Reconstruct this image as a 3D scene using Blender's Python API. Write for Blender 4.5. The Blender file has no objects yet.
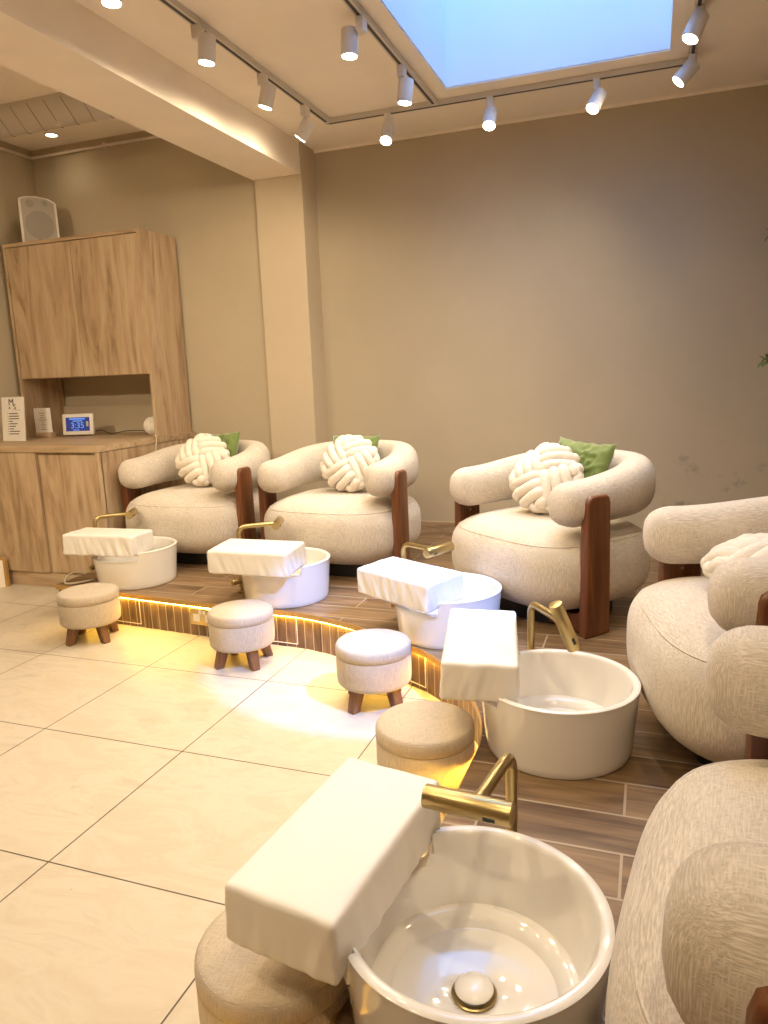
import bpy, bmesh, math, random
from mathutils import Vector, Matrix, noise
random.seed(7)
PI = math.pi
scn = bpy.context.scene
COL = scn.collection
ZP = 0.18            # platform height
ZC = 2.67            # ceiling
ZL = 2.90            # ceiling left of the beam

# ------------------------------------------------------------------ materials
def new_mat(name):
    m = bpy.data.materials.new(name); m.use_nodes = True
    nt = m.node_tree; b = nt.nodes['Principled BSDF']
    return m, nt, b
def N(nt, t, **kw):
    n = nt.nodes.new(t)
    for k, v in kw.items():
        if k in n.inputs: n.inputs[k].default_value = v
        else: setattr(n, k, v)
    return n
def L(nt, a, b): nt.links.new(a, b)
def rgb(c): return (c[0], c[1], c[2], 1)
def ramp(nt, fac, stops):
    r = nt.nodes.new('ShaderNodeValToRGB')
    els = r.color_ramp.elements
    while len(els) < len(stops): els.new(0.5)
    for e, (p, c) in zip(els, stops): e.position = p; e.color = rgb(c)
    L(nt, fac, r.inputs[0]); return r.outputs[0]
def simple(name, col, rough=.5, metal=0., spec=.5, bump=0., bscale=60., coat=0.):
    m, nt, b = new_mat(name)
    b.inputs['Base Color'].default_value = rgb(col)
    b.inputs['Roughness'].default_value = rough
    b.inputs['Metallic'].default_value = metal
    b.inputs['Specular IOR Level'].default_value = spec
    b.inputs['Coat Weight'].default_value = coat
    tc = N(nt, 'ShaderNodeTexCoord')
    n = N(nt, 'ShaderNodeTexNoise', Scale=bscale, Detail=3.)
    L(nt, tc.outputs['Object'], n.inputs['Vector'])
    mx = N(nt, 'ShaderNodeMixRGB', blend_type='MULTIPLY'); mx.inputs[0].default_value = .06
    mx.inputs[1].default_value = rgb(col); L(nt, n.outputs['Fac'], mx.inputs[2])
    L(nt, mx.outputs[0], b.inputs['Base Color'])
    if bump > 0:
        bp = N(nt, 'ShaderNodeBump', Strength=bump, Distance=.01); L(nt, n.outputs['Fac'], bp.inputs['Height']); L(nt, bp.outputs[0], b.inputs['Normal'])
    return m
def emit(name, col, s):
    m, nt, b = new_mat(name)
    b.inputs['Base Color'].default_value = rgb((0.8, 0.8, 0.8) if s > 5 else (.7, .62, .5) if s < .5 else (.01, .01, .012))
    b.inputs['Emission Color'].default_value = rgb(col); b.inputs['Emission Strength'].default_value = s
    return m
def fabric(name, c1, c2, sc=1., bump=.4):
    m, nt, b = new_mat(name)
    tc = N(nt, 'ShaderNodeTexCoord')
    outs = []
    nz = N(nt, 'ShaderNodeVectorMath', operation='MULTIPLY'); L(nt, tc.outputs['Normal'], nz.inputs[0]); L(nt, tc.outputs['Normal'], nz.inputs[1])
    sp = N(nt, 'ShaderNodeSeparateXYZ'); L(nt, nz.outputs[0], sp.inputs[0])
    for s, ax in (((38, 400, 400), 'X'), ((400, 38, 400), 'Y'), ((400, 400, 38), 'Z')):
        mp = N(nt, 'ShaderNodeMapping'); mp.inputs['Scale'].default_value = [q * sc for q in s]
        L(nt, tc.outputs['Object'], mp.inputs['Vector'])
        n = N(nt, 'ShaderNodeTexNoise', Scale=1., Detail=1.); L(nt, mp.outputs[0], n.inputs['Vector'])
        w_ = N(nt, 'ShaderNodeMath', operation='SUBTRACT'); w_.inputs[0].default_value = 1.; L(nt, sp.outputs[ax], w_.inputs[1])
        mm = N(nt, 'ShaderNodeMath', operation='MULTIPLY'); L(nt, n.outputs['Fac'], mm.inputs[0]); L(nt, w_.outputs[0], mm.inputs[1]); outs.append(mm.outputs[0])
    a = N(nt, 'ShaderNodeMath', operation='MAXIMUM'); L(nt, outs[0], a.inputs[0]); L(nt, outs[1], a.inputs[1])
    a2 = N(nt, 'ShaderNodeMath', operation='MAXIMUM'); L(nt, a.outputs[0], a2.inputs[0]); L(nt, outs[2], a2.inputs[1])
    big = N(nt, 'ShaderNodeTexNoise', Scale=9., Detail=3.); L(nt, tc.outputs['Object'], big.inputs['Vector'])
    ad = N(nt, 'ShaderNodeMath', operation='MULTIPLY_ADD'); L(nt, big.outputs['Fac'], ad.inputs[0]); ad.inputs[1].default_value = .25; L(nt, a2.outputs[0], ad.inputs[2])
    col = ramp(nt, ad.outputs[0], [(.48, c1), (.78, c2)])
    L(nt, col, b.inputs['Base Color'])
    b.inputs['Roughness'].default_value = .95; b.inputs['Specular IOR Level'].default_value = .15
    b.inputs['Sheen Weight'].default_value = .15
    bp = N(nt, 'ShaderNodeBump', Strength=bump, Distance=.003); L(nt, a2.outputs[0], bp.inputs['Height']); L(nt, bp.outputs[0], b.inputs['Normal'])
    return m
def wood(name, stops, stretch=(14, 14, 1.2), rough=.5, scale=1., dist=1.5, coat=0.):
    m, nt, b = new_mat(name)
    tc = N(nt, 'ShaderNodeTexCoord')
    mp = N(nt, 'ShaderNodeMapping'); mp.inputs['Scale'].default_value = stretch
    L(nt, tc.outputs['Object'], mp.inputs['Vector'])
    n1 = N(nt, 'ShaderNodeTexNoise', Scale=scale, Detail=5., Roughness=.62, Distortion=dist); L(nt, mp.outputs[0], n1.inputs['Vector'])
    n2 = N(nt, 'ShaderNodeTexNoise', Scale=scale * 7, Detail=3., Distortion=.4); L(nt, mp.outputs[0], n2.inputs['Vector'])
    ad = N(nt, 'ShaderNodeMath', operation='MULTIPLY_ADD'); L(nt, n2.outputs['Fac'], ad.inputs[0]); ad.inputs[1].default_value = .28; L(nt, n1.outputs['Fac'], ad.inputs[2])
    L(nt, ramp(nt, ad.outputs[0], stops), b.inputs['Base Color'])
    b.inputs['Roughness'].default_value = rough; b.inputs['Coat Weight'].default_value = coat
    bp = N(nt, 'ShaderNodeBump', Strength=.08, Distance=.004); L(nt, ad.outputs[0], bp.inputs['Height']); L(nt, bp.outputs[0], b.inputs['Normal'])
    return m
def paint(name, col, rough=.85, stains=False, var=.06):
    m, nt, b = new_mat(name)
    tc = N(nt, 'ShaderNodeTexCoord')
    n = N(nt, 'ShaderNodeTexNoise', Scale=1.7, Detail=4., Roughness=.6); L(nt, tc.outputs['Object'], n.inputs['Vector'])
    c2 = tuple(x * (1 - var * 2) for x in col); c3 = tuple(min(1, x * (1 + var)) for x in col)
    out = ramp(nt, n.outputs['Fac'], [(.3, c2), (.7, c3)])
    if stains:
        sx = N(nt, 'ShaderNodeSeparateXYZ'); L(nt, tc.outputs['Object'], sx.inputs[0])
        def band(o, lo, hi, soft):
            r1 = N(nt, 'ShaderNodeMapRange', interpolation_type='SMOOTHSTEP'); r1.inputs['From Min'].default_value = lo - soft; r1.inputs['From Max'].default_value = lo + soft
            r2 = N(nt, 'ShaderNodeMapRange', interpolation_type='SMOOTHSTEP'); r2.inputs['From Min'].default_value = hi + soft; r2.inputs['From Max'].default_value = hi - soft
            L(nt, o, r1.inputs[0]); L(nt, o, r2.inputs[0])
            mu = N(nt, 'ShaderNodeMath', operation='MULTIPLY'); L(nt, r1.outputs[0], mu.inputs[0]); L(nt, r2.outputs[0], mu.inputs[1]); return mu.outputs[0]
        bx_, bz = band(sx.outputs['X'], .0, 1.2, .16), band(sx.outputs['Z'], .2, .70, .16)
        mk = N(nt, 'ShaderNodeMath', operation='MULTIPLY'); L(nt, bx_, mk.inputs[0]); L(nt, bz, mk.inputs[1])
        mp = N(nt, 'ShaderNodeMapping'); mp.inputs['Scale'].default_value = (6, 6, 8); L(nt, tc.outputs['Object'], mp.inputs['Vector'])
        sn = N(nt, 'ShaderNodeTexNoise', Scale=1., Detail=6., Roughness=.62, Distortion=0.); L(nt, mp.outputs[0], sn.inputs['Vector'])
        th = N(nt, 'ShaderNodeMapRange', interpolation_type='SMOOTHSTEP'); th.inputs['From Min'].default_value = .535; th.inputs['From Max'].default_value = .66; L(nt, sn.outputs['Fac'], th.inputs[0])
        m2 = N(nt, 'ShaderNodeMath', operation='MULTIPLY'); L(nt, th.outputs[0], m2.inputs[0]); L(nt, mk.outputs[0], m2.inputs[1])
        m3 = N(nt, 'ShaderNodeMath', operation='MULTIPLY'); L(nt, m2.outputs[0], m3.inputs[0]); m3.inputs[1].default_value = .7
        mx = N(nt, 'ShaderNodeMixRGB'); L(nt, m3.outputs[0], mx.inputs[0]); L(nt, out, mx.inputs[1]); mx.inputs[2].default_value = (.22, .20, .16, 1); out = mx.outputs[0]
    L(nt, out, b.inputs['Base Color'])
    b.inputs['Roughness'].default_value = rough; b.inputs['Specular IOR Level'].default_value = .25
    f = N(nt, 'ShaderNodeTexNoise', Scale=140., Detail=2.); L(nt, tc.outputs['Object'], f.inputs['Vector'])
    bp = N(nt, 'ShaderNodeBump', Strength=.05, Distance=.003); L(nt, f.outputs['Fac'], bp.inputs['Height']); L(nt, bp.outputs[0], b.inputs['Normal'])
    return m
def tile_floor():
    m, nt, b = new_mat('travertine_tiles')
    tc = N(nt, 'ShaderNodeTexCoord'); sx = N(nt, 'ShaderNodeSeparateXYZ'); L(nt, tc.outputs['Object'], sx.inputs[0])
    def line(o, off):
        a = N(nt, 'ShaderNodeMath', operation='ADD'); L(nt, o, a.inputs[0]); a.inputs[1].default_value = -off + .3 + 60.
        d = N(nt, 'ShaderNodeMath', operation='MODULO'); L(nt, a.outputs[0], d.inputs[0]); d.inputs[1].default_value = .6
        s = N(nt, 'ShaderNodeMath', operation='SUBTRACT'); L(nt, d.outputs[0], s.inputs[0]); s.inputs[1].default_value = .3
        ab = N(nt, 'ShaderNodeMath', operation='ABSOLUTE'); L(nt, s.outputs[0], ab.inputs[0]); return ab.outputs[0]
    mn = N(nt, 'ShaderNodeMath', operation='MINIMUM'); L(nt, line(sx.outputs['X'], -1.472), mn.inputs[0]); L(nt, line(sx.outputs['Y'], 1.314), mn.inputs[1])
    g = N(nt, 'ShaderNodeMapRange'); g.inputs['From Min'].default_value = .0015; g.inputs['From Max'].default_value = .0026; L(nt, mn.outputs[0], g.inputs[0])
    mp = N(nt, 'ShaderNodeMapping'); mp.inputs['Scale'].default_value = (1.6, 3.2, 1); mp.inputs['Rotation'].default_value = (0, 0, .5); L(nt, tc.outputs['Object'], mp.inputs['Vector'])
    n1 = N(nt, 'ShaderNodeTexNoise', Scale=2.2, Detail=9., Roughness=.66, Distortion=1.2); L(nt, mp.outputs[0], n1.inputs['Vector'])
    stone = ramp(nt, n1.outputs['Fac'], [(.25, (.43, .365, .27)), (.46, (.56, .495, .395)), (.60, (.51, .44, .335)), (.78, (.60, .545, .455))])
    sp = N(nt, 'ShaderNodeTexVoronoi', Scale=7.); L(nt, tc.outputs['Object'], sp.inputs['Vector'])
    sr = N(nt, 'ShaderNodeMapRange'); sr.inputs['From Min'].default_value = .012; sr.inputs['From Max'].default_value = .03; L(nt, sp.outputs['Distance'], sr.inputs[0])
    ms = N(nt, 'ShaderNodeMixRGB'); L(nt, sr.outputs[0], ms.inputs[0]); ms.inputs[1].default_value = (.42, .33, .22, 1); L(nt, stone, ms.inputs[2])
    mx = N(nt, 'ShaderNodeMixRGB'); L(nt, g.outputs[0], mx.inputs[0]); mx.inputs[1].default_value = (.06, .042, .028, 1); L(nt, ms.outputs[0], mx.inputs[2])
    L(nt, mx.outputs[0], b.inputs['Base Color']); b.inputs['Roughness'].default_value = .38; b.inputs['Specular IOR Level'].default_value = .4
    bp = N(nt, 'ShaderNodeBump', Strength=.3, Distance=.002); L(nt, g.outputs[0], bp.inputs['Height']); L(nt, bp.outputs[0], b.inputs['Normal'])
    return m
def brick_wood(name, coord, bw, rh, mortar, cols, grout, loc=(0, 0, 0), swap=False, grain=(2.2, 26, 1)):
    m, nt, b = new_mat(name)
    tc = N(nt, 'ShaderNodeTexCoord'); src = tc.outputs[coord]
    mp = N(nt, 'ShaderNodeMapping'); mp.inputs['Location'].default_value = loc
    L(nt, src, mp.inputs['Vector']); v = mp.outputs[0]
    if swap:
        s = N(nt, 'ShaderNodeSeparateXYZ'); c = N(nt, 'ShaderNodeCombineXYZ'); L(nt, v, s.inputs[0])
        L(nt, s.outputs['Y'], c.inputs['X']); L(nt, s.outputs['X'], c.inputs['Y']); v = c.outputs[0]
    br = N(nt, 'ShaderNodeTexBrick'); br.offset = .37; br.offset_frequency = 2
    br.inputs['Scale'].default_value = 1.; br.inputs['Mortar Size'].default_value = mortar; br.inputs['Mortar Smooth'].default_value = .2
    br.inputs['Brick Width'].default_value = bw; br.inputs['Row Height'].default_value = rh; br.inputs['Bias'].default_value = 0.
    br.inputs['Color1'].default_value = (0, 0, 0, 1); br.inputs['Color2'].default_value = (1, 1, 1, 1); br.inputs['Mortar'].default_value = (.5, .5, .5, 1)
    L(nt, v, br.inputs['Vector'])
    gm = N(nt, 'ShaderNodeMapping'); gm.inputs['Scale'].default_value = grain; L(nt, v, gm.inputs['Vector'])
    off = N(nt, 'ShaderNodeVectorMath', operation='SCALE'); L(nt, br.outputs['Color'], off.inputs[0]); off.inputs['Scale'].default_value = 9.
    av = N(nt, 'ShaderNodeVectorMath', operation='ADD'); L(nt, gm.outputs[0], av.inputs[0]); L(nt, off.outputs[0], av.inputs[1])
    n1 = N(nt, 'ShaderNodeTexNoise', Scale=1., Detail=6., Roughness=.6, Distortion=.9); L(nt, av.outputs[0], n1.inputs['Vector'])
    ad = N(nt, 'ShaderNodeMath', operation='MULTIPLY_ADD'); L(nt, br.outputs['Color'], ad.inputs[0]); ad.inputs[1].default_value = .22; L(nt, n1.outputs['Fac'], ad.inputs[2])
    col = ramp(nt, ad.outputs[0], [(.3, cols[0]), (.55, cols[1]), (.85, cols[2])])
    mx = N(nt, 'ShaderNodeMixRGB'); L(nt, br.outputs['Fac'], mx.inputs[0]); L(nt, col, mx.inputs[1]); mx.inputs[2].default_value = rgb(grout)
    L(nt, mx.outputs[0], b.inputs['Base Color']); b.inputs['Roughness'].default_value = .5
    bp = N(nt, 'ShaderNodeBump', Strength=.25, Distance=.003); bp.invert = True; L(nt, br.outputs['Fac'], bp.inputs['Height']); L(nt, bp.outputs[0], b.inputs['Normal'])
    return m

M = {}
M['floor'] = tile_floor()
M['deck'] = brick_wood('wood_look_deck_tile', 'Object', .9, .148, .0035, [(.065, .034, .015), (.165, .097, .045), (.285, .18, .092)], (.36, .28, .19), loc=(.03, -1.524 + .148 * 20, 0))
M['riser'] = brick_wood('wood_look_riser_tile', 'UV', 3., .05, .0022, [(.055, .030, .016), (.145, .088, .046), (.26, .17, .095)], (.46, .40, .32), swap=True, grain=(5, 30, 1))
M['back'] = paint('taupe_wall_paint_stained', (.498, .422, .300), stains=True, var=.03)
M['wall'] = paint('taupe_wall_paint', (.498, .422, .300), var=.03)
M['column'] = paint('taupe_column_paint_lit', (.58, .485, .345), var=.02)  # wall taupe made lighter: warm light on the column put into its colour
M['white'] = paint('warm_white_paint', (.90, .81, .69), var=.03)
M['shaft'] = paint('skylight_shaft_paint', (.80, .82, .84), var=.01)
M['fabric'] = fabric('beige_woven_upholstery', (.49, .425, .35), (.68, .61, .52))
M['stoolfab'] = fabric('oatmeal_linen', (.43, .355, .265), (.55, .465, .355), sc=1.2, bump=.25)
M['knot'] = fabric('cream_knit', (.70, .63, .535), (.81, .745, .655), sc=.7, bump=.2)
M['walnut'] = wood('walnut_wood', [(.3, (.045, .012, .003)), (.6, (.135, .041, .011)), (.9, (.26, .10, .030))], stretch=(22, 22, 1.6), rough=.38, coat=.2)
M['stoolwood'] = wood('stained_leg_wood', [(.3, (.06, .022, .008)), (.6, (.16, .07, .028)), (.9, (.26, .13, .06))], stretch=(30, 30, 3), rough=.45)
M['oak'] = wood('pale_oak_laminate', [(.30, (.15, .085, .045)), (.47, (.30, .20, .115)), (.60, (.44, .31, .19)), (.78, (.53, .40, .26))], stretch=(7, 7, .8), rough=.55, dist=2.2)
M['oakh'] = wood('pale_oak_laminate_horizontal', [(.30, (.15, .085, .045)), (.47, (.30, .20, .115)), (.60, (.44, .31, .19)), (.78, (.53, .40, .26))], stretch=(.8, 7, 7), rough=.5, dist=2.)
M['nosing'] = simple('gilt_edge_trim', (.50, .31, .10), .4, .3)
M['ceramic'] = simple('white_glazed_ceramic', (.79, .755, .70), .07, spec=.6, coat=.5, bscale=4)
M['vinyl'] = simple('white_vinyl_cover', (.80, .765, .715), .42, bump=.12, bscale=18)
M['gold'] = simple('brushed_gold_metal', (.50, .385, .175), .33, 1.)
M['chrome'] = simple('chrome', (.7, .66, .6), .12, 1.)
M['black'] = simple('black_plastic', (.012, .011, .010), .4)
M['fixture'] = simple('white_powder_coat', (.74, .70, .65), .5)
M['track'] = simple('white_track_aluminium', (.62, .57, .50), .45)
M['slot'] = simple('dark_track_slot', (.06, .05, .042), .6)
M['green'] = simple('green_velvet', (.14, .20, .035), .7, bump=.1, bscale=30)
M['green'].node_tree.nodes['Principled BSDF'].inputs['Sheen Weight'].default_value = .6
M['socket'] = simple('brass_socket_plate', (.62, .50, .25), .35, .8)
M['whitep'] = simple('white_plastic', (.80, .76, .69), .4)
M['grille'] = simple('grey_speaker_grille', (.52, .48, .42), .7, bump=.5, bscale=700)
M['grille2'] = simple('dark_speaker_cone', (.42, .385, .335), .8, bump=.5, bscale=700)
M['card'] = simple('white_card', (.80, .76, .70), .6)
M['ink'] = simple('dark_ink', (.05, .045, .04), .7)
M['duct'] = simple('grey_white_duct', (.60, .54, .47), .6, bump=.15, bscale=12)
M['seam'] = simple('duct_seam_grey', (.34, .29, .235), .7)
M['conduit'] = simple('white_conduit', (.72, .64, .54), .5)
M['trimw'] = simple('white_grout_trim', (.80, .74, .64), .5)
M['cable'] = simple('pale_cable', (.62, .54, .42), .5)
M['leaf'] = simple('leaf_green', (.16, .22, .035), .5)
M['vine'] = simple('vine_stem', (.12, .13, .04), .6)
M['pot'] = simple('woven_pot', (.35, .24, .14), .8, bump=.5)
M['lightwood'] = wood('light_wood_block', [(.3, (.42, .24, .10)), (.8, (.58, .37, .18))], stretch=(20, 20, 3))
M['lamp'] = emit('lit_lamp_face', (1., .86, .62), 28.)
M['down'] = emit('lit_downlight_face', (1., .84, .58), 22.)
M['led'] = emit('led_strip_light', (1., .60, .07), 80.)
M['screen'] = emit('screen_navy', (.010, .022, .16), 1.)
M['digit'] = emit('screen_digits', (.16, .36, .95), .95)
M['digit2'] = emit('screen_yellow_icon', (.6, .5, .2), .6)
M['globe'] = emit('woven_lamp_shade', (1., .84, .62), .12)

# ------------------------------------------------------------------ mesh helpers
def link(o, parent=None):
    COL.objects.link(o)
    if parent is not None: o.parent = parent
    return o
def ob(name, bm, mat, parent=None, smooth=None, loc=None, rz=None):
    me = bpy.data.meshes.new(name)
    bmesh.ops.recalc_face_normals(bm, faces=bm.faces[:])
    bm.to_mesh(me); bm.free()
    mats = mat if isinstance(mat, (list, tuple)) else [mat]
    for m in mats: me.materials.append(m)
    if smooth is not None:
        me.shade_smooth()
        if smooth < 179: me.set_sharp_from_angle(angle=math.radians(smooth))
    o = bpy.data.objects.new(name, me)
    if loc is not None: o.location = loc
    if rz is not None: o.rotation_euler = (0, 0, rz)
    return link(o, parent)
def empty(name, loc=(0, 0, 0), rz=0.):
    o = bpy.data.objects.new(name, None); o.empty_display_size = .1
    o.location = loc; o.rotation_euler = (0, 0, rz); return link(o)
def tag(o, label, cat, group=None):
    o['label'] = label; o['category'] = cat
    if group: o['group'] = group
    return o
def struct(o): o['kind'] = 'structure'; return o
def clone(o, parent=None):
    c = o.copy(); COL.objects.link(c)
    if parent is not None: c.parent = parent
    for ch in o.children: clone(ch, c)
    return c
def bm_box(bm, x0, y0, z0, x1, y1, z1, bev=0., seg=2, mat=None):
    r = bmesh.ops.create_cube(bm, size=1.)
    vs = r['verts']
    for v in vs: v.co = Vector(((x0 + x1) / 2 + v.co.x * (x1 - x0), (y0 + y1) / 2 + v.co.y * (y1 - y0), (z0 + z1) / 2 + v.co.z * (z1 - z0)))
    if bev > 0:
        es = list({e for v in vs for e in v.link_edges})
        bmesh.ops.bevel(bm, geom=es, offset=bev, segments=seg, profile=.5, affect='EDGES')
    return bm
def box(*a, **k): return bm_box(bmesh.new(), *a, **k)
def frames(pts):
    T = []
    n = len(pts)
    for i in range(n):
        a = pts[max(i - 1, 0)]; b = pts[min(i + 1, n - 1)]
        T.append((b - a).normalized())
    ref = Vector((0, 0, 1)) if abs(T[0].z) < .9 else Vector((1, 0, 0))
    U = (ref - T[0] * ref.dot(T[0])).normalized(); out = []
    for t in T:
        U = (U - t * U.dot(t)).normalized(); out.append((t, U, t.cross(U)))
    return out
def bm_tube(bm, pts, r, seg=12, caps='flat', rv=None):
    """pts list of vectors; r number or list; caps: flat / round"""
    pts = [Vector(p) for p in pts]; n = len(pts)
    R = [r] * n if not isinstance(r, (list, tuple)) else list(r)
    fr = frames(pts); rings = []
    def ring(c, U, V, rr): return [bm.verts.new(c + U * rr * math.cos(2 * PI * k / seg) + V * rr * math.sin(2 * PI * k / seg)) for k in range(seg)]
    if caps == 'round':
        t, U, V = fr[0]
        for e in (80, 60, 40, 20): rings.append(ring(pts[0] - t * R[0] * math.sin(math.radians(e)), U, V, R[0] * math.cos(math.radians(e))))
    for p, (t, U, V), rr in zip(pts, fr, R): rings.append(ring(p, U, V, rr))
    if caps == 'round':
        t, U, V = fr[-1]
        for e in (20, 40, 60, 80): rings.append(ring(pts[-1] + t * R[-1] * math.sin(math.radians(e)), U, V, R[-1] * math.cos(math.radians(e))))
    for a, b in zip(rings, rings[1:]):
        for k in range(seg): bm.faces.new((a[k], a[(k + 1) % seg], b[(k + 1) % seg], b[k]))
    bm.faces.new(rings[0][::-1]); bm.faces.new(rings[-1])
    return bm
def tube(pts, r, **k): return bm_tube(bmesh.new(), pts, r, **k)
def bm_lathe(bm, prof, seg=64, c=(0, 0, 0), closed=False):
    """prof: list of (r,z); r=0 ends become poles"""
    rings = []
    for r, z in prof:
        if r <= 1e-6: rings.append([bm.verts.new((c[0], c[1], c[2] + z))])
        else: rings.append([bm.verts.new((c[0] + r * math.cos(2 * PI * k / seg), c[1] + r * math.sin(2 * PI * k / seg), c[2] + z)) for k in range(seg)])
    for a, b in zip(rings, rings[1:]):
        if len(a) == 1 and len(b) == 1: continue
        for k in range(seg):
            j = (k + 1) % seg
            if len(a) == 1: bm.faces.new((a[0], b[k], b[j]))
            elif len(b) == 1: bm.faces.new((a[k], a[j], b[0]))
            else: bm.faces.new((a[k], a[j], b[j], b[k]))
    return bm
def lathe(prof, **k): return bm_lathe(bmesh.new(), prof, **k)
def bm_cyl(bm, p0, p1, r, seg=24, bev=0.):
    p0, p1 = Vector(p0), Vector(p1); d = (p1 - p0).normalized()
    if bev > 0:
        return bm_tube(bm, [p0, p0 + d * bev * .3, p0 + d * bev, p1 - d * bev, p1 - d * bev * .3, p1], [r - bev, r - bev * .3, r, r, r - bev * .3, r - bev], seg=seg)
    return bm_tube(bm, [p0, p1], r, seg=seg)
def cyl(*a, **k): return bm_cyl(bmesh.new(), *a, **k)
def spl(pts, n=8):
    """Catmull-Rom through pts"""
    P = [Vector(p) for p in pts]; out = []
    for i in range(len(P) - 1):
        a = P[max(i - 1, 0)]; b = P[i]; c = P[i + 1]; d = P[min(i + 2, len(P) - 1)]
        for k in range(n):
            t = k / n
            out.append(.5 * ((2 * b) + (c - a) * t + (2 * a - 5 * b + 4 * c - d) * t * t + (3 * b - a - 3 * c + d) * t ** 3))
    out.append(P[-1]); return out
def sgnpow(x, e): return math.copysign(abs(x) ** e, x)
def prism(poly, z0, z1):
    bm = bmesh.new()
    a = [bm.verts.new((x, y, z0)) for x, y in poly]; b = [bm.verts.new((x, y, z1)) for x, y in poly]
    n = len(poly)
    for i in range(n): bm.faces.new((a[i], a[(i + 1) % n], b[(i + 1) % n], b[i]))
    f1 = bm.faces.new(a[::-1]); f2 = bm.faces.new(b)
    bmesh.ops.triangulate(bm, faces=[f1, f2])
    return bm
def text_bm(s, size, M4, depth=.0006):
    cu = bpy.data.curves.new('lettering', 'FONT'); cu.body = s; cu.size = size; cu.extrude = depth; cu.align_x = 'CENTER'; cu.align_y = 'CENTER'
    o = bpy.data.objects.new('lettering', cu); COL.objects.link(o)
    bpy.context.view_layer.update()
    me = bpy.data.meshes.new_from_object(o.evaluated_get(bpy.context.evaluated_depsgraph_get()))
    bpy.data.objects.remove(o); bpy.data.curves.remove(cu)
    bm = bmesh.new(); bm.from_mesh(me); bpy.data.meshes.remove(me)
    bmesh.ops.transform(bm, matrix=M4, verts=bm.verts[:]); return bm
def fuse(bm, other):
    me = bpy.data.meshes.new('tmp'); other.to_mesh(me); other.free(); bm.from_mesh(me); bpy.data.meshes.remove(me); return bm

# ------------------------------------------------------------------ the setting
XL, XR, YB, YF, YLW = -4.21, 1.25, 4.61, -2.2, 4.43
struct(ob('floor', box(XL - .1, YF - .1, -.1, XR + .1, YB + .1, 0), M['floor']))
def S(name, b, mat): return struct(ob(name, b, mat))
S('wall_back', box(-2.2, YB, 0, XR + .1, YB + .1, ZL + .1), M['back'])
S('wall_rear_left', box(XL - .1, YLW, 0, -2.2, YLW + .28, ZL + .1), M['wall'])
S('wall_left', box(XL - .1, YF - .1, 0, XL, YLW + .1, ZL + .1), M['wall'])
S('wall_right', box(XR, YF - .1, 0, XR + .1, YB + .1, ZL + .1), M['wall'])
S('wall_front', box(XL - .1, YF - .1, 0, XR + .1, YF, ZL + .1), M['white'])
S('column', box(-2.41, 4.40, 0, -2.08, YB, ZL), M['column'])
S('ceiling_beam', box(-2.42, YF, 2.484, -2.085, 4.399, ZL + .02), M['white'])
# ceiling with skylight opening
SX0, SX1, SY0, SY1, SH = -1.03, .044, 1.9, 3.96, 1.25
bm = bmesh.new()
bm_box(bm, -2.09, YF, ZC, SX0, YB, ZC + .1); bm_box(bm, SX1, YF, ZC, XR, YB, ZC + .1)
bm_box(bm, SX0, YF, ZC, SX1, SY0, ZC + .1); bm_box(bm, SX0, SY1, ZC, SX1, YB, ZC + .1)
bm_box(bm, XL, YF, ZL, -2.42, YLW, ZL + .1)
S('ceiling', bm, M['white'])
bm = bmesh.new()
g = .004
for a in ((SX0 - .06, SY0 - .06, SX0 + g, SY1 + .06), (SX1 - g, SY0 - .06, SX1 + .06, SY1 + .06), (SX0 + g, SY1 - g, SX1 - g, SY1 + .06), (SX0 + g, SY0 - .06, SX1 - g, SY0 + g)):
    bm_box(bm, a[0], a[1], ZC + .001, a[2], a[3], ZC + SH)
S('skylight_shaft', bm, M['shaft'])
bm = bmesh.new()       # flat architrave round the opening
t = .055
for a in ((SX0 - t, SY0 - t, SX0, SY1 + t), (SX1, SY0 - t, SX1 + t, SY1 + t), (SX0, SY1, SX1, SY1 + t), (SX0, SY0 - t, SX1, SY0)):
    bm_box(bm, a[0], a[1], ZC - .006, a[2], a[3], ZC + .03)
S('trim_1', bm, M['white'])
S('trim_2', box(-2.08, YB - .008, ZC - .016, XR, YB, ZC), M['white'])
bm = bmesh.new(); bm_box(bm, -2.08, YB - .014, ZP, XR, YB, ZP + .082, .003)
S('baseboard_back', bm, M['oakh'])

# platform: curved edge
EDGE = [(-3.02, 2.985), (-2.547, 2.943), (-2.038, 2.897), (-1.623, 2.880), (-1.46, 2.866), (-1.253, 2.806), (-1.10, 2.737), (-.865, 2.607), (-.784, 2.553), (-.700, 2.47), (-.58, 2.31), (-.485, 2.13), (-.437, 1.95), (-.436, 1.75), (-.445, 1.35), (-.47, .9), (-.48, .3), (-.48, -.9)]
edge = [(p.x, p.y) for p in spl([(x, y, 0) for x, y in EDGE], 5)]
def offset_path(path, d):
    out = []
    for i, (x, y) in enumerate(path):
        a = path[max(i - 1, 0)]; b = path[min(i + 1, len(path) - 1)]
        tx, ty = b[0] - a[0], b[1] - a[1]; l = math.hypot(tx, ty)
        out.append((x - ty / l * d, y + tx / l * d))
    return out          # positive d = to the left of travel = onto the platform
inner = offset_path(edge, .016)
tail = [(XR, -.9), (XR, YB), (-2.08, YB), (-2.08, 4.40), (-2.41, 4.40), (-2.41, YLW), (-3.02, YLW)]
plat = S('floor_platform', prism(edge + tail, ZP - .022, ZP), M['deck'])
bm = bmesh.new(); uvl = bm.loops.layers.uv.new('UVMap'); s = 0.; prev = None; rows = []
for i, (x, y) in enumerate(inner):
    if prev: s += math.hypot(x - prev[0], y - prev[1])
    prev = (x, y); rows.append((s, bm.verts.new((x, y, 0)), bm.verts.new((x, y, ZP - .02))))
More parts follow.
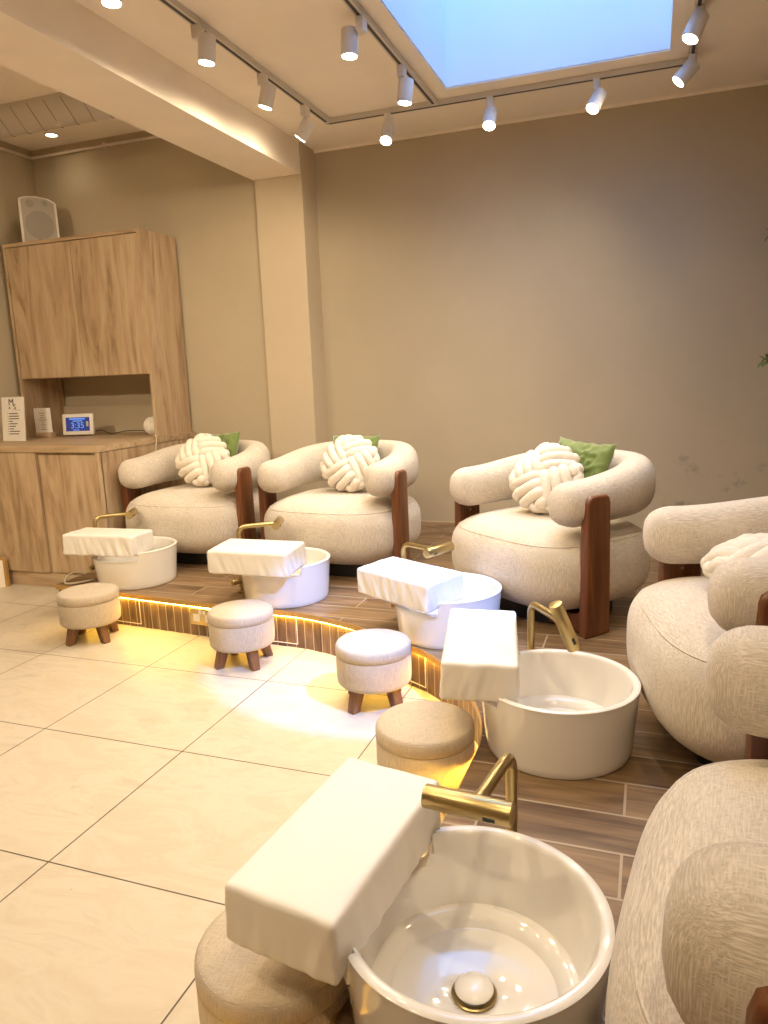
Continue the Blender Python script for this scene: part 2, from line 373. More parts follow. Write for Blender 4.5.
for (s0, a0, b0), (s1, a1, b1) in zip(rows, rows[1:]):
    f = bm.faces.new((a0, a1, b1, b0))
    for l in f.loops: l[uvl].uv = ((s0 if l.vert in (a0, b0) else s1), l.vert.co.z)
S('trim_3', bm, M['riser'])           # riser cladding
S('trim_5', prism([inner[0], (-3.02, 3.42), (-3.004, 3.42), (inner[0][0] + .016, inner[0][1])], 0, ZP - .022), M['oakh'])
bm = bmesh.new()
eo = offset_path(edge, -.003)
n = len(edge)
for i in range(n - 1):
    q = [eo[i], eo[i + 1], edge[i + 1], edge[i]]
    lo = [bm.verts.new((x, y, ZP - .024)) for x, y in q]; hi = [bm.verts.new((x, y, ZP + .001)) for x, y in q]
    for k in range(4): bm.faces.new((lo[k], lo[(k + 1) % 4], hi[(k + 1) % 4], hi[k]))
    bm.faces.new(hi); bm.faces.new(lo[::-1])
bmesh.ops.remove_doubles(bm, verts=bm.verts[:], dist=1e-5)
S('trim_4', bm, M['nosing'])
led = [(x, y, ZP - .028) for x, y in offset_path(edge, .011)]
bm = bmesh.new(); bm_tube(bm, led[2:], .004, seg=6)
tag(ob('led_strip', bm, M['led']), 'glowing yellow LED strip under the curved platform edge', 'light strip')

# access panels framed in white on the riser
def on_edge(s_x0, s_x1):
    return [p for p in offset_path(edge, .0135) if s_x0 <= p[0] <= s_x1]
for k, (x0, x1) in enumerate(((-2.80, -2.40), (-1.80, -1.505), (-1.02, -.80))):
    pts = on_edge(x0, x1); bm = bmesh.new()
    lo = [(x, y, .018) for x, y in pts]; hi = [(x, y, .146) for x, y in pts]
    bm_tube(bm, lo, .0022, seg=6); bm_tube(bm, [lo[0], hi[0]], .0022, seg=6); bm_tube(bm, [lo[-1], hi[-1]], .0022, seg=6)
    tag(ob('access_panel_trim', bm, M['trimw']), ['thin white trim of the access panel behind the leftmost stool', 'thin white trim of the access panel behind the stool beside the wall socket', 'thin white trim of the access panel right of the stool lit by daylight'][k], 'trim', 'access panel trims on the riser')

# double wall socket on the riser
sock = empty('wall_socket', (-2.035, 2.906, .103), -.09)
tag(sock, 'brass double power socket on the wood tiled riser', 'socket')
ob('face_plate', box(-.075, -.006, -.043, .075, .006, .043, .004), M['socket'], sock, 40)
for sx in (-.036, .036):
    bm = bmesh.new()
    for (hx, hz, w, h) in ((0, .006, .0045, .010), (-.012, -.014, .009, .0045), (.012, -.014, .009, .0045)): bm_box(bm, sx + hx - w / 2, -.0072, hz - h / 2, sx + hx + w / 2, -.0055, hz + h / 2)
    bm_box(bm, sx - .02, -.0066, -.024, sx + .02, -.0056, .014)
    ob('outlet', bm, M['whitep'], sock)
for sx in (-.012, .012): ob('switch', box(sx - .008, -.009, .016, sx + .008, -.0055, .034, .001), M['whitep'], sock)

# low step at far left
st = empty('step_box', (-3.955, 3.20, 0), .0)
tag(st, 'low beige step with a gilt wooden edge at the far left, before the cabinet', 'step')
def quad_prism(z0, z1, g=0.): return prism([(-.225, -.13 - g), (.13 + g, .195 + g), (-.225, .20)], z0, z1)
ob('body', quad_prism(0, .172), M['white'], st)
ob('edge_trim', quad_prism(.172, .192, .006), M['nosing'], st)
ob('corner_trim', box(.122, .185, 0, .142, .205, .172), M['nosing'], st)

# ------------------------------------------------------------------ cabinet wall
CX0, CX1, CY0 = -4.195, -3.03, 3.43
bc = empty('base_cabinet', (0, 0, 0)); tag(bc, 'pale oak base cabinet with tall plain doors at the left wall', 'cabinet')
ob('body', box(CX0, CY0 + .022, .09, CX1, 4.42, .852), M['oak'], bc)
ob('plinth', box(CX0, CY0 + .012, 0, CX1, 4.40, .09), M['oakh'], bc)
ob('door', box(CX0 + .01, CY0 - .002, .095, -3.505, CY0 + .02, .850, .002), M['oak'], bc)
ob('door', box(-3.487, CY0 + .012, .10, -3.055, CY0 + .03, .838, .002), M['oak'], bc)
ob('side_panel', box(-3.052, CY0 - .004, .0, CX1, CY0 + .03, .852, .001), M['oak'], bc)
wt = ob('worktop', box(CX0, CY0 - .008, .853, CX1 + .006, 4.42, .892, .002), M['oakh']); tag(wt, 'pale oak worktop on the base cabinet, holding the cards and clock', 'worktop')
wc = empty('wall_cabinet', (0, 0, 0)); tag(wc, 'tall pale oak upper cabinet with an open niche, standing on the worktop', 'cabinet')
UX0, UX1, UY0, UY1 = -4.175, -3.05, 4.03, 4.41
ob('side_panel', box(UX0, UY0, .893, UX0 + .022, UY1, 2.2), M['oak'], wc)
ob('side_panel', box(UX1 - .022, UY0, .893, UX1, UY1, 2.2), M['oak'], wc)
ob('top_panel', box(UX0 + .022, UY0, 2.178, UX1 - .022, UY1, 2.2), M['oakh'], wc)
ob('bottom_panel', box(UX0 + .022, UY0 + .02, 1.298, UX1 - .022, UY1, 1.318), M['oakh'], wc)
ob('back_panel', box(UX0 + .022, UY1 - .012, 1.318, UX1 - .022, UY1, 2.178), M['oak'], wc)
ob('niche_board', box(UX0 + .022, UY1 - .014, .893, UX1 - .022, UY1, 1.093), M['wall'], wc)
ob('door', box(UX0 + .025, UY0 + .004, 1.302, -3.606, UY0 + .024, 2.174, .0015), M['oak'], wc)
ob('door', box(-3.602, UY0 + .004, 1.302, UX1 - .025, UY0 + .024, 2.174, .0015), M['oak'], wc)

# speaker on top of the cabinet
sp = empty('speaker', (-4.02, 4.22, 2.2), .86); tag(sp, 'white loudspeaker standing on top of the tall oak cabinet', 'speaker')
def spk_outline(w, g=0.): return w
bm = bmesh.new()
prof = []
W2, Hs = .122, .305
pts = [(-W2, 0), (W2, 0), (W2 * .98, Hs - .03), (W2 * .6, Hs - .004), (0, Hs + .006), (-W2 * .6, Hs + .004), (-W2 * .98, Hs - .01)]
for y, k in ((-.09, 1.), (.09, .62)):
    prof.append([bm.verts.new((x * k, y, z)) for x, z in pts])
n = len(pts)
for i in range(n): bm.faces.new((prof[0][i], prof[0][(i + 1) % n], prof[1][(i + 1) % n], prof[1][i]))
bm.faces.new(prof[0]); bm.faces.new(prof[1][::-1])
bmesh.ops.bevel(bm, geom=bm.edges[:], offset=.008, segments=2, affect='EDGES', profile=.5)
ob('housing', bm, M['whitep'], sp, 35)
bm = bmesh.new(); f = [bm.verts.new((x * .86, -.0905, .018 + z * .92)) for x, z in pts]; g2 = [bm.verts.new((x * .84, -.095, .02 + z * .91)) for x, z in pts]
for i in range(n): bm.faces.new((f[i], f[(i + 1) % n], g2[(i + 1) % n], g2[i]))
bm.faces.new(g2); ob('grille', bm, M['grille'], sp)
ob('woofer', cyl((0, -.094, .125), (0, -.0965, .125), .092, seg=40), M['grille2'], sp, 40)
ob('tweeter', cyl((-.05, -.094, .262), (-.05, -.0965, .262), .026), M['grille2'], sp, 40)
ob('tweeter', cyl((.045, -.094, .268), (.045, -.0965, .268), .018), M['grille2'], sp, 40)
ob('badge', box(-.016, -.0975, .022, .016, -.094, .032, .001), M['stoolwood'], sp)

# cards, clock, lamp on the worktop
ZW = .8925
RX90 = Matrix.Rotation(PI / 2, 4, 'X')
def lines(bm, x0, z0, ws, h, gap, y):
    for i, w in enumerate(ws): bm_box(bm, x0, y - .0006, z0 - i * gap - h, x0 + w, y, z0 - i * gap)
cd = empty('display_card', (-4.0, 3.76, ZW), .0); tag(cd, 'large white price card with a monogram standing at the far left of worktop', 'sign')
cd.rotation_euler = (-.10, 0, 0)
ob('acrylic_board', box(-.097, -.003, .0, .097, .003, .292, .001), M['card'], cd)
bm = text_bm('M', .062, Matrix.Translation((-.012, -.0036, .255)) @ RX90)
fuse(bm, text_bm('S', .05, Matrix.Translation((.018, -.0036, .225)) @ RX90))
fuse(bm, text_bm('•', .05, Matrix.Translation((-.028, -.0036, .218)) @ RX90))
bm_box(bm, .02, -.0036, .205, .07, -.003, .2065)
ob('monogram', bm, M['ink'], cd)
bm = bmesh.new(); lines(bm, -.034, .185, (.075, .082, .085, .03, .07, .055, .035, .088, .08), .006, .0168, -.003)
for i in range(9): bm_box(bm, -.046, -.0036, .179 - i * .0168, -.041, -.003, .184 - i * .0168)
ob('price_lines', bm, M['ink'], cd)
cs = empty('leaflet_holder', (-3.985, 4.02, ZW), .12); tag(cs, 'small white leaflet in a wooden stand, left of the digital clock', 'sign')
ob('stand', box(-.062, -.03, 0, .062, .03, .035, .003), M['oakh'], cs)
ob('leaflet', box(-.066, -.012, .036, .066, -.006, .205, .001), M['card'], cs)
bm = bmesh.new()
for i, w in enumerate((.05, .03, .04, .06, .02, .03, .02, .045)): bm_box(bm, -w / 2, -.0125, .168 - i * .016, w / 2, -.012, .171 - i * .016)
ob('print_lines', bm, M['ink'], cs)
cb = tag(ob('card_reader', box(-.045, -.035, 0, .045, .035, .048, .006), M['black'], None, 40, (-3.80 - .05, 4.19, ZW), .1), 'small black box behind the leaflet stand on the worktop', 'box')
ck = empty('digital_clock', (-3.765, 4.10, ZW + .007), .28); tag(ck, 'white framed digital clock with blue screen reading 3:35', 'clock')
ck.rotation_euler = (-.12, 0, .28)
ob('frame', box(-.112, -.012, 0.002, .112, .012, .15, .008), M['whitep'], ck, 40)
ob('foot', box(-.05, .005, 0.0, .05, .05, .012, .003), M['whitep'], ck)
ob('screen', box(-.085, -.0135, .028, .085, -.0115, .124), M['screen'], ck)
bm = text_bm('3:35', .058, Matrix.Translation((-.002, -.0142, .066)) @ RX90)
lines(bm, -.06, .118, (.115,), .009, .02, -.0136); lines(bm, -.035, .102, (.07,), .007, .02, -.0136); lines(bm, -.035, .039, (.045,), .006, .02, -.0136)
ob('digits', bm, M['digit'], ck)
ob('weather_icon', box(.062, -.0142, .06, .078, -.0136, .095, .002), M['digit2'], ck)
gl = empty('globe_lamp', (-3.145, 4.12, ZW)); tag(gl, 'small white woven globe lamp at the right end of the niche', 'lamp')
bm = bmesh.new()
prof = [(0, .008)] + [(.062 * math.sin(math.radians(a)) + .002, .066 - .06 * math.cos(math.radians(a))) for a in range(20, 166, 8)] + [(0, .128)]
bm_lathe(bm, prof, seg=30, c=(0, 0, 0))
ob('shade', bm, M['globe'], gl, 60)
bm = bmesh.new()
for z in [.02 + i * .0135 for i in range(8)]:
    r = .062 * math.sqrt(max(.05, 1 - ((z - .066) / .062) ** 2)) + .003
    bm_tube(bm, [(r * math.cos(a * PI / 12), r * math.sin(a * PI / 12), z) for a in range(25)], .0016, seg=5)
for a in range(14):
    t = a * 2 * PI / 14
    bm_tube(bm, [((.0645 * math.sin(math.radians(q)) + .002) * math.cos(t), (.0645 * math.sin(math.radians(q)) + .002) * math.sin(t), .066 - .0615 * math.cos(math.radians(q))) for q in range(24, 160, 12)], .0016, seg=5)
ob('weave', bm, M['whitep'], gl, 60)
ob('base', cyl((0, 0, 0), (0, 0, .012), .03), M['lightwood'], gl, 40)
wbk = tag(ob('wooden_block', box(-.035, -.02, 0, .035, .02, .085, .003), M['lightwood'], None, None, (-3.205, 4.19, ZW), .1), 'small orange wood block behind the globe lamp', 'block')
tag(ob('clock_cable', tube(spl([(-3.66, 4.15, ZW + .03), (-3.62, 4.17, ZW + .035), (-3.57, 4.2, ZW + .005), (-3.5, 4.25, ZW + .02), (-3.38, 4.28, ZW + .022), (-3.25, 4.26, ZW + .006), (-3.15, 4.22, ZW + .004)], 6), .003, seg=6), M['black'], None, 60), 'thin dark cable lying across the niche behind the clock', 'cable')
tag(ob('lamp_cord', tube(spl([(-3.08, 4.02, ZW + .006), (-3.03, 3.97, ZW + .016), (-3.008, 3.955, ZW - .01), (-3.006, 3.93, .80), (-3.008, 3.9, .6)], 6), .0035, seg=6), M['cable'], None, 60), 'pale cord hanging down the side of the base cabinet', 'cord')

# ------------------------------------------------------------------ left ceiling services
dz = .112
bm = tube([(XL + .04 + i * .03, 3.79, ZL - .022) for i in range(60)], [dz for i in range(60)], seg=40)
dt = empty('ventilation_duct', (0, 0, 0)); tag(dt, 'round grey ventilation duct under the ceiling left of beam', 'duct')
ob('pipe', bm, M['duct'], dt, 40)
bm = bmesh.new()
for i in range(14): bm_tube(bm, [(XL + .1 + i * .125 + .03 * math.sin(a * .26), 3.79 + (dz + .001) * math.cos(a * PI / 24), ZL - .022 + (dz + .001) * math.sin(a * PI / 24)) for a in range(24, 49)], .0028, seg=6)
ob('seam', bm, M['seam'], dt, 60)
ob('knob', cyl((-3.33, 3.75, 2.78), (-3.33, 3.745, 2.755), .014), M['conduit'], dt, 40)
bm = tube([(XL + .012, .5, 2.845), (XL + .012, 4.40, 2.845), (XL + .02, 4.415, 2.845), (-2.43, 4.415, 2.845)], .011, seg=8)
cn = empty('conduit_pipe', (0, 0, 0)); tag(cn, 'white conduit pipe running round the walls below the left ceiling', 'pipe')
ob('pipe', bm, M['conduit'], cn, 50)
ob('clip', box(-3.56, 4.398, 2.828, -3.54, 4.43, 2.862, .003), M['conduit'], cn)
dl = empty('downlight', (-3.82, 4.22, ZL)); tag(dl, 'lit round downlight in the ceiling above the loudspeaker', 'light')
ob('rim', lathe([(.036, 0), (.048, -.001), (.048, -.006), (.036, -.008)], seg=32), M['fixture'], dl, 40)
ob('lamp_face', lathe([(0, -.004), (.036, -.004)], seg=32), M['down'], dl)

# ------------------------------------------------------------------ track lights
TZ = ZC - .012
def track(name, p0, p1, label):
    t = empty(name, (0, 0, 0)); tag(t, label, 'track', 'ceiling light tracks')
    (x0, y0), (x1, y1) = p0, p1
    if abs(x1 - x0) < .01:
        bm = box(x0 - .018, y0, ZC - .026, x0 + .018, y1, ZC - .0005, .002); sl = box(x0 - .007, y0 + .02, ZC - .0275, x0 + .007, y1 - .02, ZC - .0255)
    else:
        bm = box(x0, y0 - .018, ZC - .026, x1, y0 + .018, ZC - .0005, .002); sl = box(x0 + .02, y0 - .007, ZC - .0275, x1 - .02, y0 + .007, ZC - .0255)
    ob('rail', bm, M['track'], t); ob('slot', sl, M['slot'], t)
    return t
XA, XB, XD, YT = -1.755, -1.13, .14, 4.11
track('light_track', (XA, -1.5), (XA, YT - .018), 'white ceiling track nearest the beam, carrying three lamps in view')
track('light_track', (XB, -1.5), (XB, YT - .018), 'white ceiling track along the left edge of the skylight')
track('light_track', (XA - .018, YT), (XD + .018, YT), 'white ceiling track parallel to the back wall')
track('light_track', (XD, -1.5), (XD, YT - .018), 'white ceiling track along the right edge of the skylight')

def spotlight(m, T, d, label, watts, lit=True, name='track_spotlight', spot=125., col=(1., .815, .55), blen=.100, blend=1.):
    """m: mount on the track, T: top centre of the can, d: axis (down the beam)"""
    m, T, d = Vector(m), Vector(T), Vector(d).normalized()
    root = empty(name, m); tag(root, label, 'spotlight', 'white track spotlights')
    o = -m
    ob('adapter', box(-.017, -.026, -.052, .017, .026, 0, .004), M['fixture'], root, 40)
    piv = T + d * .028
    q = piv - m
    ob('stem', bm_tube(bmesh.new(), [(q.x * .25, q.y * .25, -.045), (q.x * .6, q.y * .6, (q.z - .045) * .6), q], .007, seg=10), M['fixture'], root, 50)
    t0 = T - m + d * .010; t1 = t0 + d * blen
    ob('can', bm_cyl(bmesh.new(), t0, t1, .035, seg=32, bev=.004), M['fixture'], root, 40)
    ob('lamp_face', bm_cyl(bmesh.new(), t1 - d * .0005, t1 + d * .0025, .030, seg=28), M['lamp'], root, 40)
    li = bpy.data.lights.new('spot_beam', 'SPOT'); li.energy = watts; li.color = col; li.spot_size = math.radians(spot); li.spot_blend = blend; li.shadow_soft_size = .028
    lo = bpy.data.objects.new('spot_beam', li); COL.objects.link(lo); lo.parent = root
    lo.location = t1 + d * .01; lo.rotation_euler = d.to_track_quat('-Z', 'Y').to_euler()
    return root
WA = 36.
zt = ZC - .026
spotlight((XA, 2.25, zt), (XA + .03, 2.25, 2.60), (0, 0, -1), 'lit white spotlight cut by the top edge of the picture, near the beam', WA * .7, spot=177., blend=.35)
spotlight((XA, 2.816, zt), (-1.713, 2.816, 2.614), (-.014, 0, -.117), 'lit white spotlight hanging straight down, third from the column on the track by the beam', WA * .7, spot=177., blend=.35)
spotlight((XA, 3.347, zt), (-1.718, 3.347, 2.606), (-.034, 0, -.107), 'lit white spotlight slightly tilted, second from the column on the track by the beam', WA * .45, spot=177., blend=.35)
spotlight((XA, 3.80, zt), (-1.723, 3.80, 2.576), (-.06, -.0, -.075), 'lit white spotlight tilted toward the beam, nearest the column', WA * .6, spot=160.)
spotlight((XB, 2.45, zt), (XB - .03, 2.45, 2.61), (0, 0, -1), 'spotlight above the top edge of the picture on the skylight track', WA)
spotlight((XB, 3.025, zt), (-1.181, 3.025, 2.623), (-.005, 0, -.109), 'lit white spotlight hanging straight down, nearer one beside the skylight left edge', WA)
spotlight((XB, 3.536, zt), (-1.107, 3.536, 2.593), (-.012, 0, -.105), 'lit white spotlight beside the skylight corner, farther one on its left track', WA)
spotlight((-1.399, YT, zt), (-1.399, 4.114, 2.589), (0, -.057, -.097), 'lit white spotlight on the back track, leftmost of its three', WA)
spotlight((-.831, YT, zt), (-.831, 4.124, 2.590), (0, -.05, -.09), 'lit white spotlight on the back track, middle of its three', WA)
spotlight((-.296, YT, zt), (-.275, 4.125, 2.59), (-.035, -.05, -.085), 'lit white spotlight on the back track, rightmost of its three', WA)
spotlight((XD, 3.521, zt), (.152, 3.521, 2.628), (-.038, -.02, -.091), 'lit white spotlight tilted left by the skylight right edge, nearer one', WA)
spotlight((XD, 4.007, zt), (.155, 4.007, 2.617), (-.064, -.01, -.07), 'lit white spotlight tilted left at the right corner of the back track', WA)
# unseen fixtures added along the same tracks to fill the walls with light
for i, (x, y) in enumerate(((XA, 1.3), (XA, .3), (XB, 1.4), (XB, .2), (XD, 2.3), (XD, .9), (XD, -.3))):
    spotlight((x, y, zt), (x, y, 2.61), (-.25 if x == XD else 0., .45, -1), 'unseen white track spotlight added as fill light, nearer the viewer', WA * 1.3)
# the one cool lamp, right of the picture
cool = spotlight((.73, 1.50, ZC), (.72, 1.505, 2.62), Vector((-1.03, 2.66, .15)) - Vector((.72, 1.505, 2.6)), 'cool white spotlight on the ceiling right of the picture', 680., spot=21., col=(.15, .36, 1.), blend=.2)
# left of the beam: visible downlight, two unseen lamps added to light the cabinet
for x, y in ((-2.95, 1.6), (-3.0, -.4), (-3.82, 4.22)):
    li = bpy.data.lights.new('downlight_beam', 'SPOT'); li.energy = (1.2 if y > 4 else 75); li.color = (1., .80, .54); li.spot_size = math.radians(140); li.spot_blend = .8; li.shadow_soft_size = .04
    lo = bpy.data.objects.new('downlight_beam', li); COL.objects.link(lo); lo.location = (x, y, ZL - .02)
    if y < 0: li.energy = 330; li.spot_size = math.radians(46); lo.rotation_euler = (Vector((-3.55, 4.2, 1.1)) - Vector((x, y, ZL))).to_track_quat('-Z', 'Y').to_euler()
    if y < 4:
        d2 = empty('downlight', (x, y, ZL)); tag(d2, 'unseen round downlight added in the left ceiling to light the cabinet', 'light', 'unseen fill downlights')
        ob('rim', lathe([(.036, 0), (.048, -.001), (.048, -.006), (.036, -.008)], seg=32), M['fixture'], d2, 40)
        ob('lamp_face', lathe([(0, -.004), (.036, -.004)], seg=32), M['down'], d2)

# ------------------------------------------------------------------ armchairs
CA = dict(a=.412, b=.350, ns=3.3, sy=-.014, z0=.055, z1=.425, A=.326, F=.195, B=.382, rf=.090, rbv=.117, zf=.529, zb=.560)
def seat_pt(u, t, grow=0.):
    c = CA; pz = 3.3
    s = (1 - abs(t) ** pz) ** (1 / pz) if abs(t) < 1 else 0.
    e = 2 / c['ns']
    zc, zh = (c['z0'] + c['z1']) / 2, (c['z1'] - c['z0']) / 2
    return Vector(((c['a'] + grow) * sgnpow(math.cos(u), e) * s, c['sy'] + (c['b'] + grow) * sgnpow(math.sin(u), e) * s, zc + zh * t))
def make_chair():
    r = empty('armchair'); c = CA
    bm = bmesh.new(); rings = []
    nu = 96
    # even spacing along the superellipse
    us = []
    for k in range(nu):
        a = 2 * PI * k / nu
        us.append(math.atan2(sgnpow(math.sin(a), c['ns'] / 2), sgnpow(math.cos(a), c['ns'] / 2)))
    ts = [math.sin(q) for q in [(-PI / 2) + PI * i / 34 for i in range(1, 34)]]
    for t in ts: rings.append([bm.verts.new(seat_pt(u, t)) for u in us])
    for A_, B_ in zip(rings, rings[1:]):
        for k in range(nu): bm.faces.new((A_[k], A_[(k + 1) % nu], B_[(k + 1) % nu], B_[k]))
    bm.faces.new(rings[0][::-1])
    # domed top
    top = rings[-1]; ctr = sum((v.co for v in top), Vector()) / nu; last = top
    for f in (.8, .55, .3):
        rg = [bm.verts.new(Vector((ctr.x + (v.co.x - ctr.x) * f, ctr.y + (v.co.y - ctr.y) * f, v.co.z + .006 * (1 - f * f)))) for v in top]
        for k in range(nu): bm.faces.new((last[k], last[(k + 1) % nu], rg[(k + 1) % nu], rg[k]))
        last = rg
    bm.faces.new(last)
    seat = ob('seat', bm, M['fabric'], r, 180)
    pp = [seat_pt(u, .66, .0) for u in us]; pp.append(pp[0])
    ob('piping', tube(pp, .0026, seg=6), M['fabric'], seat, 180)
    # black plinth
    bm = bmesh.new(); a0 = [bm.verts.new(((.66) * c['a'] * sgnpow(math.cos(u), .7), .66 * c['b'] * sgnpow(math.sin(u), .7), 0)) for u in us]; a1 = [bm.verts.new((v.co.x, v.co.y, .075)) for v in a0]
    for k in range(nu): bm.faces.new((a0[k], a0[(k + 1) % nu], a1[(k + 1) % nu], a1[k]))
    bm.faces.new(a0[::-1]); bm.faces.new(a1)
    ob('plinth', bm, M['black'], r, 40)
    # wraparound back and arms
    pts = []
    for i in range(12): pts.append((c['A'], -c['F'] * (1 - i / 12)))
    for i in range(41):
        q = PI * i / 40; e = 2 / 2.25
        pts.append((c['A'] * sgnpow(math.cos(q), e), c['B'] * sgnpow(math.sin(q), e)))
    for i in range(1, 13): pts.append((-c['A'], -c['F'] * i / 12))
    n = len(pts); seg = 28; bm = bmesh.new(); rings = []
    def sect(i):
        a = pts[max(i - 1, 0)]; b = pts[min(i + 1, n - 1)]
        t = Vector((b[0] - a[0], b[1] - a[1])).normalized(); nr = Vector((t.y, -t.x))
        k = min(1, max(0, (pts[i][1] + c['F']) / (c['F'] + c['B']))); k = k * k * (3 - 2 * k)
        return t, nr, c['zf'] + (c['zb'] - c['zf']) * k, c['rf'] + (c['rbv'] - c['rf']) * k, .084
    def ring(i, push=0., sc=1.):
        t, nr, zc, rv, rh = sect(i); R = []
        for k in range(seg):
            a = 2 * PI * k / seg; e = .80
            R.append(bm.verts.new((pts[i][0] + t.x * push + nr.x * rh * sc * sgnpow(math.cos(a), e), pts[i][1] + t.y * push + nr.y * rh * sc * sgnpow(math.cos(a), e), zc + rv * sc * sgnpow(math.sin(a), e))))
        return R
    for e in (82, 65, 48, 32, 16): rings.append(ring(0, -c['rf'] * .95 * math.sin(math.radians(e)), math.cos(math.radians(e)) ** .65))
    for i in range(n): rings.append(ring(i))
    for e in (16, 32, 48, 65, 82): rings.append(ring(n - 1, c['rf'] * .95 * math.sin(math.radians(e)), math.cos(math.radians(e)) ** .65))
    for A_, B_ in zip(rings, rings[1:]):
        for k in range(seg): bm.faces.new((A_[k], A_[(k + 1) % seg], B_[(k + 1) % seg], B_[k]))
    bm.faces.new(rings[0]); bm.faces.new(rings[-1][::-1])
    ob('backrest', bm, M['fabric'], r, 180)
    # walnut slab legs
    for s in (1, -1):
        prof = [(-.212, .003), (-.209, 0), (-.077, 0), (-.074, .003), (-.079, .30), (-.083, .54), (-.090, .562), (-.104, .570), (-.186, .570), (-.202, .560), (-.208, .54), (-.211, .30)]
        bm = bmesh.new(); x0, x1, q, Rg = .384, .429, .010, []
        for x, k in ((x0, 1.), (x0 + q * .12, .6), (x0 + q * .4, .24), (x0 + q, 0.), (x1 - q, 0.), (x1 - q * .4, .24), (x1 - q * .12, .6), (x1, 1.)):
            i_ = q * k
            Rg.append([bm.verts.new((s * x, -.146 + (y + .146) * (1 - i_ / .066), .285 + (z - .285) * (1 - i_ / .285))) for y, z in prof])
        m_ = len(prof)
        for A_, B_ in zip(Rg, Rg[1:]):
            for k in range(m_): bm.faces.new((A_[k], A_[(k + 1) % m_], B_[(k + 1) % m_], B_[k]))
        bm.faces.new(Rg[0][::-1]); bm.faces.new(Rg[-1])
        ob('leg', bm, M['walnut'], r, 40)
    # cross rail joining the legs, with coved ends
    bm = bmesh.new(); rr = []
    for x, h in ((-.386, .125), (-.37, .095), (-.35, .08), (-.32, .075), (.32, .075), (.35, .08), (.37, .095), (.386, .125)):
        rr.append([bm.verts.new((x, y, z)) for y, z in ((-.19, .01), (-.10, .01), (-.10, h), (-.19, h))])
    for A_, B_ in zip(rr, rr[1:]):
        for k in range(4): bm.faces.new((A_[k], A_[(k + 1) % 4], B_[(k + 1) % 4], B_[k]))
    bm.faces.new(rr[0][::-1]); bm.faces.new(rr[-1])
    ob('cross_rail', bm, M['walnut'], r)
    for s in (1, -1): ob('screw', cyl((s * .3855, -.145, .405), (s * .381, -.145, .405), .005), M['chrome'], r, 40)
    return r
CH = [(-2.576, 3.765, -.034, 'beige wraparound armchair with walnut legs beside the oak cabinet'),
      (-1.605, 3.715, -.076, 'beige wraparound armchair standing in front of the wall column'),
      (-.413, 3.269, -.673, 'beige wraparound armchair with the large showing green cushion, before the stained wall'),
      (.343, 2.152, -1.339, 'beige wraparound armchair at the right edge with a knot cushion lying flat'),
      (.345, .958, -1.692, 'beige wraparound armchair nearest the viewer, without cushions, at the lower right corner')]
proto = make_chair(); chairs = []
for i, (x, y, th, lab) in enumerate(CH):
    o = proto if i == 0 else clone(proto)
    o.location = (x, y, ZP); o.rotation_euler = (0, 0, th); tag(o, lab, 'armchair', 'beige wraparound armchairs'); chairs.append(o)

# ------------------------------------------------------------------ cushions
def knot_bm(R=.143, H=.050, nt=4):
    bm = bmesh.new(); w = R / (nt - .25); rt = w * .72
    def surf(x, y):
        q = min(1., (x * x + y * y) / (R * R)); return H * (1 - q ** 1.6) ** .5 if q < 1 else 0.
    for side in (1, -1):
        for b in range(4):
            ca, sa = math.cos(b * PI / 2), math.sin(b * PI / 2)
            for j in range(nt):
                o = (j + .38) * w; ph = math.radians((-5, 17, 39, 61)[j])
                A0 = Vector((-w * (.9 - .1 * j), o * .92, 0)); C0 = Vector((R * .50, o * 1.12 + .006, 0)); B0 = Vector((R * math.cos(ph), R * math.sin(ph), 0))
                P = []; ns = 14
                for k in range(ns + 1):
                    f = k / ns; q = A0 * (1 - f) ** 2 + C0 * 2 * f * (1 - f) + B0 * f * f
                    z = surf(q.x, q.y) + .010 * math.sin(PI * min(1., f * 1.15)) ** 2
                    dip = max(0., (w * .7 - q.x) / (w * 1.5)); z -= dip * .034
                    P.append(Vector((q.x, q.y, z)))
                P.append(Vector((B0.x * 1.03, B0.y * 1.03, -.004)))
                Q = [Vector((p.x * ca - p.y * sa, p.x * sa + p.y * ca, p.z * side)) for p in P]
                bm_tube(bm, Q, [rt * (.86 + .14 * math.sin(PI * min(1, k / 7))) for k in range(len(Q))], seg=14, caps='round')
    return bm
def local_place(o, ch, p, rot):
    Mc = Matrix.Translation(ch.location) @ Matrix.Rotation(ch.rotation_euler.z, 4, 'Z')
    o.matrix_world = Mc @ Matrix.Translation(p) @ rot
def E(rx, ry, rz): return Matrix.Rotation(rz, 4, 'Z') @ Matrix.Rotation(rx, 4, 'X') @ Matrix.Rotation(ry, 4, 'Z')
k0 = ob('knot_cushion', knot_bm(), M['knot'], None, 180)
KN = [(0, (.02, .022, .590), E(PI / 2 - .52, .35, .25), 'round cream knot cushion leaning in the armchair beside the oak cabinet'),
      (1, (.045, .012, .584), E(PI / 2 - .52, .6, .2), 'round cream knot cushion in the armchair in front of the wall column'),
      (2, (-.010, -.010, .583), E(PI / 2 - .62, .45, .35), 'round cream knot cushion in the armchair with the large showing green cushion'),
      (3, (-.045, -.015, .508), E(.10, .5, 0) @ Matrix.Scale(.85, 4, (0, 0, 1)), 'cream knot cushion lying flat on the right hand armchair seat')]
for i, (c, p, rot, lab) in enumerate(KN):
    o = k0 if i == 0 else clone(k0)
    local_place(o, chairs[c], p, rot); tag(o, lab, 'cushion', 'cream knot cushions')
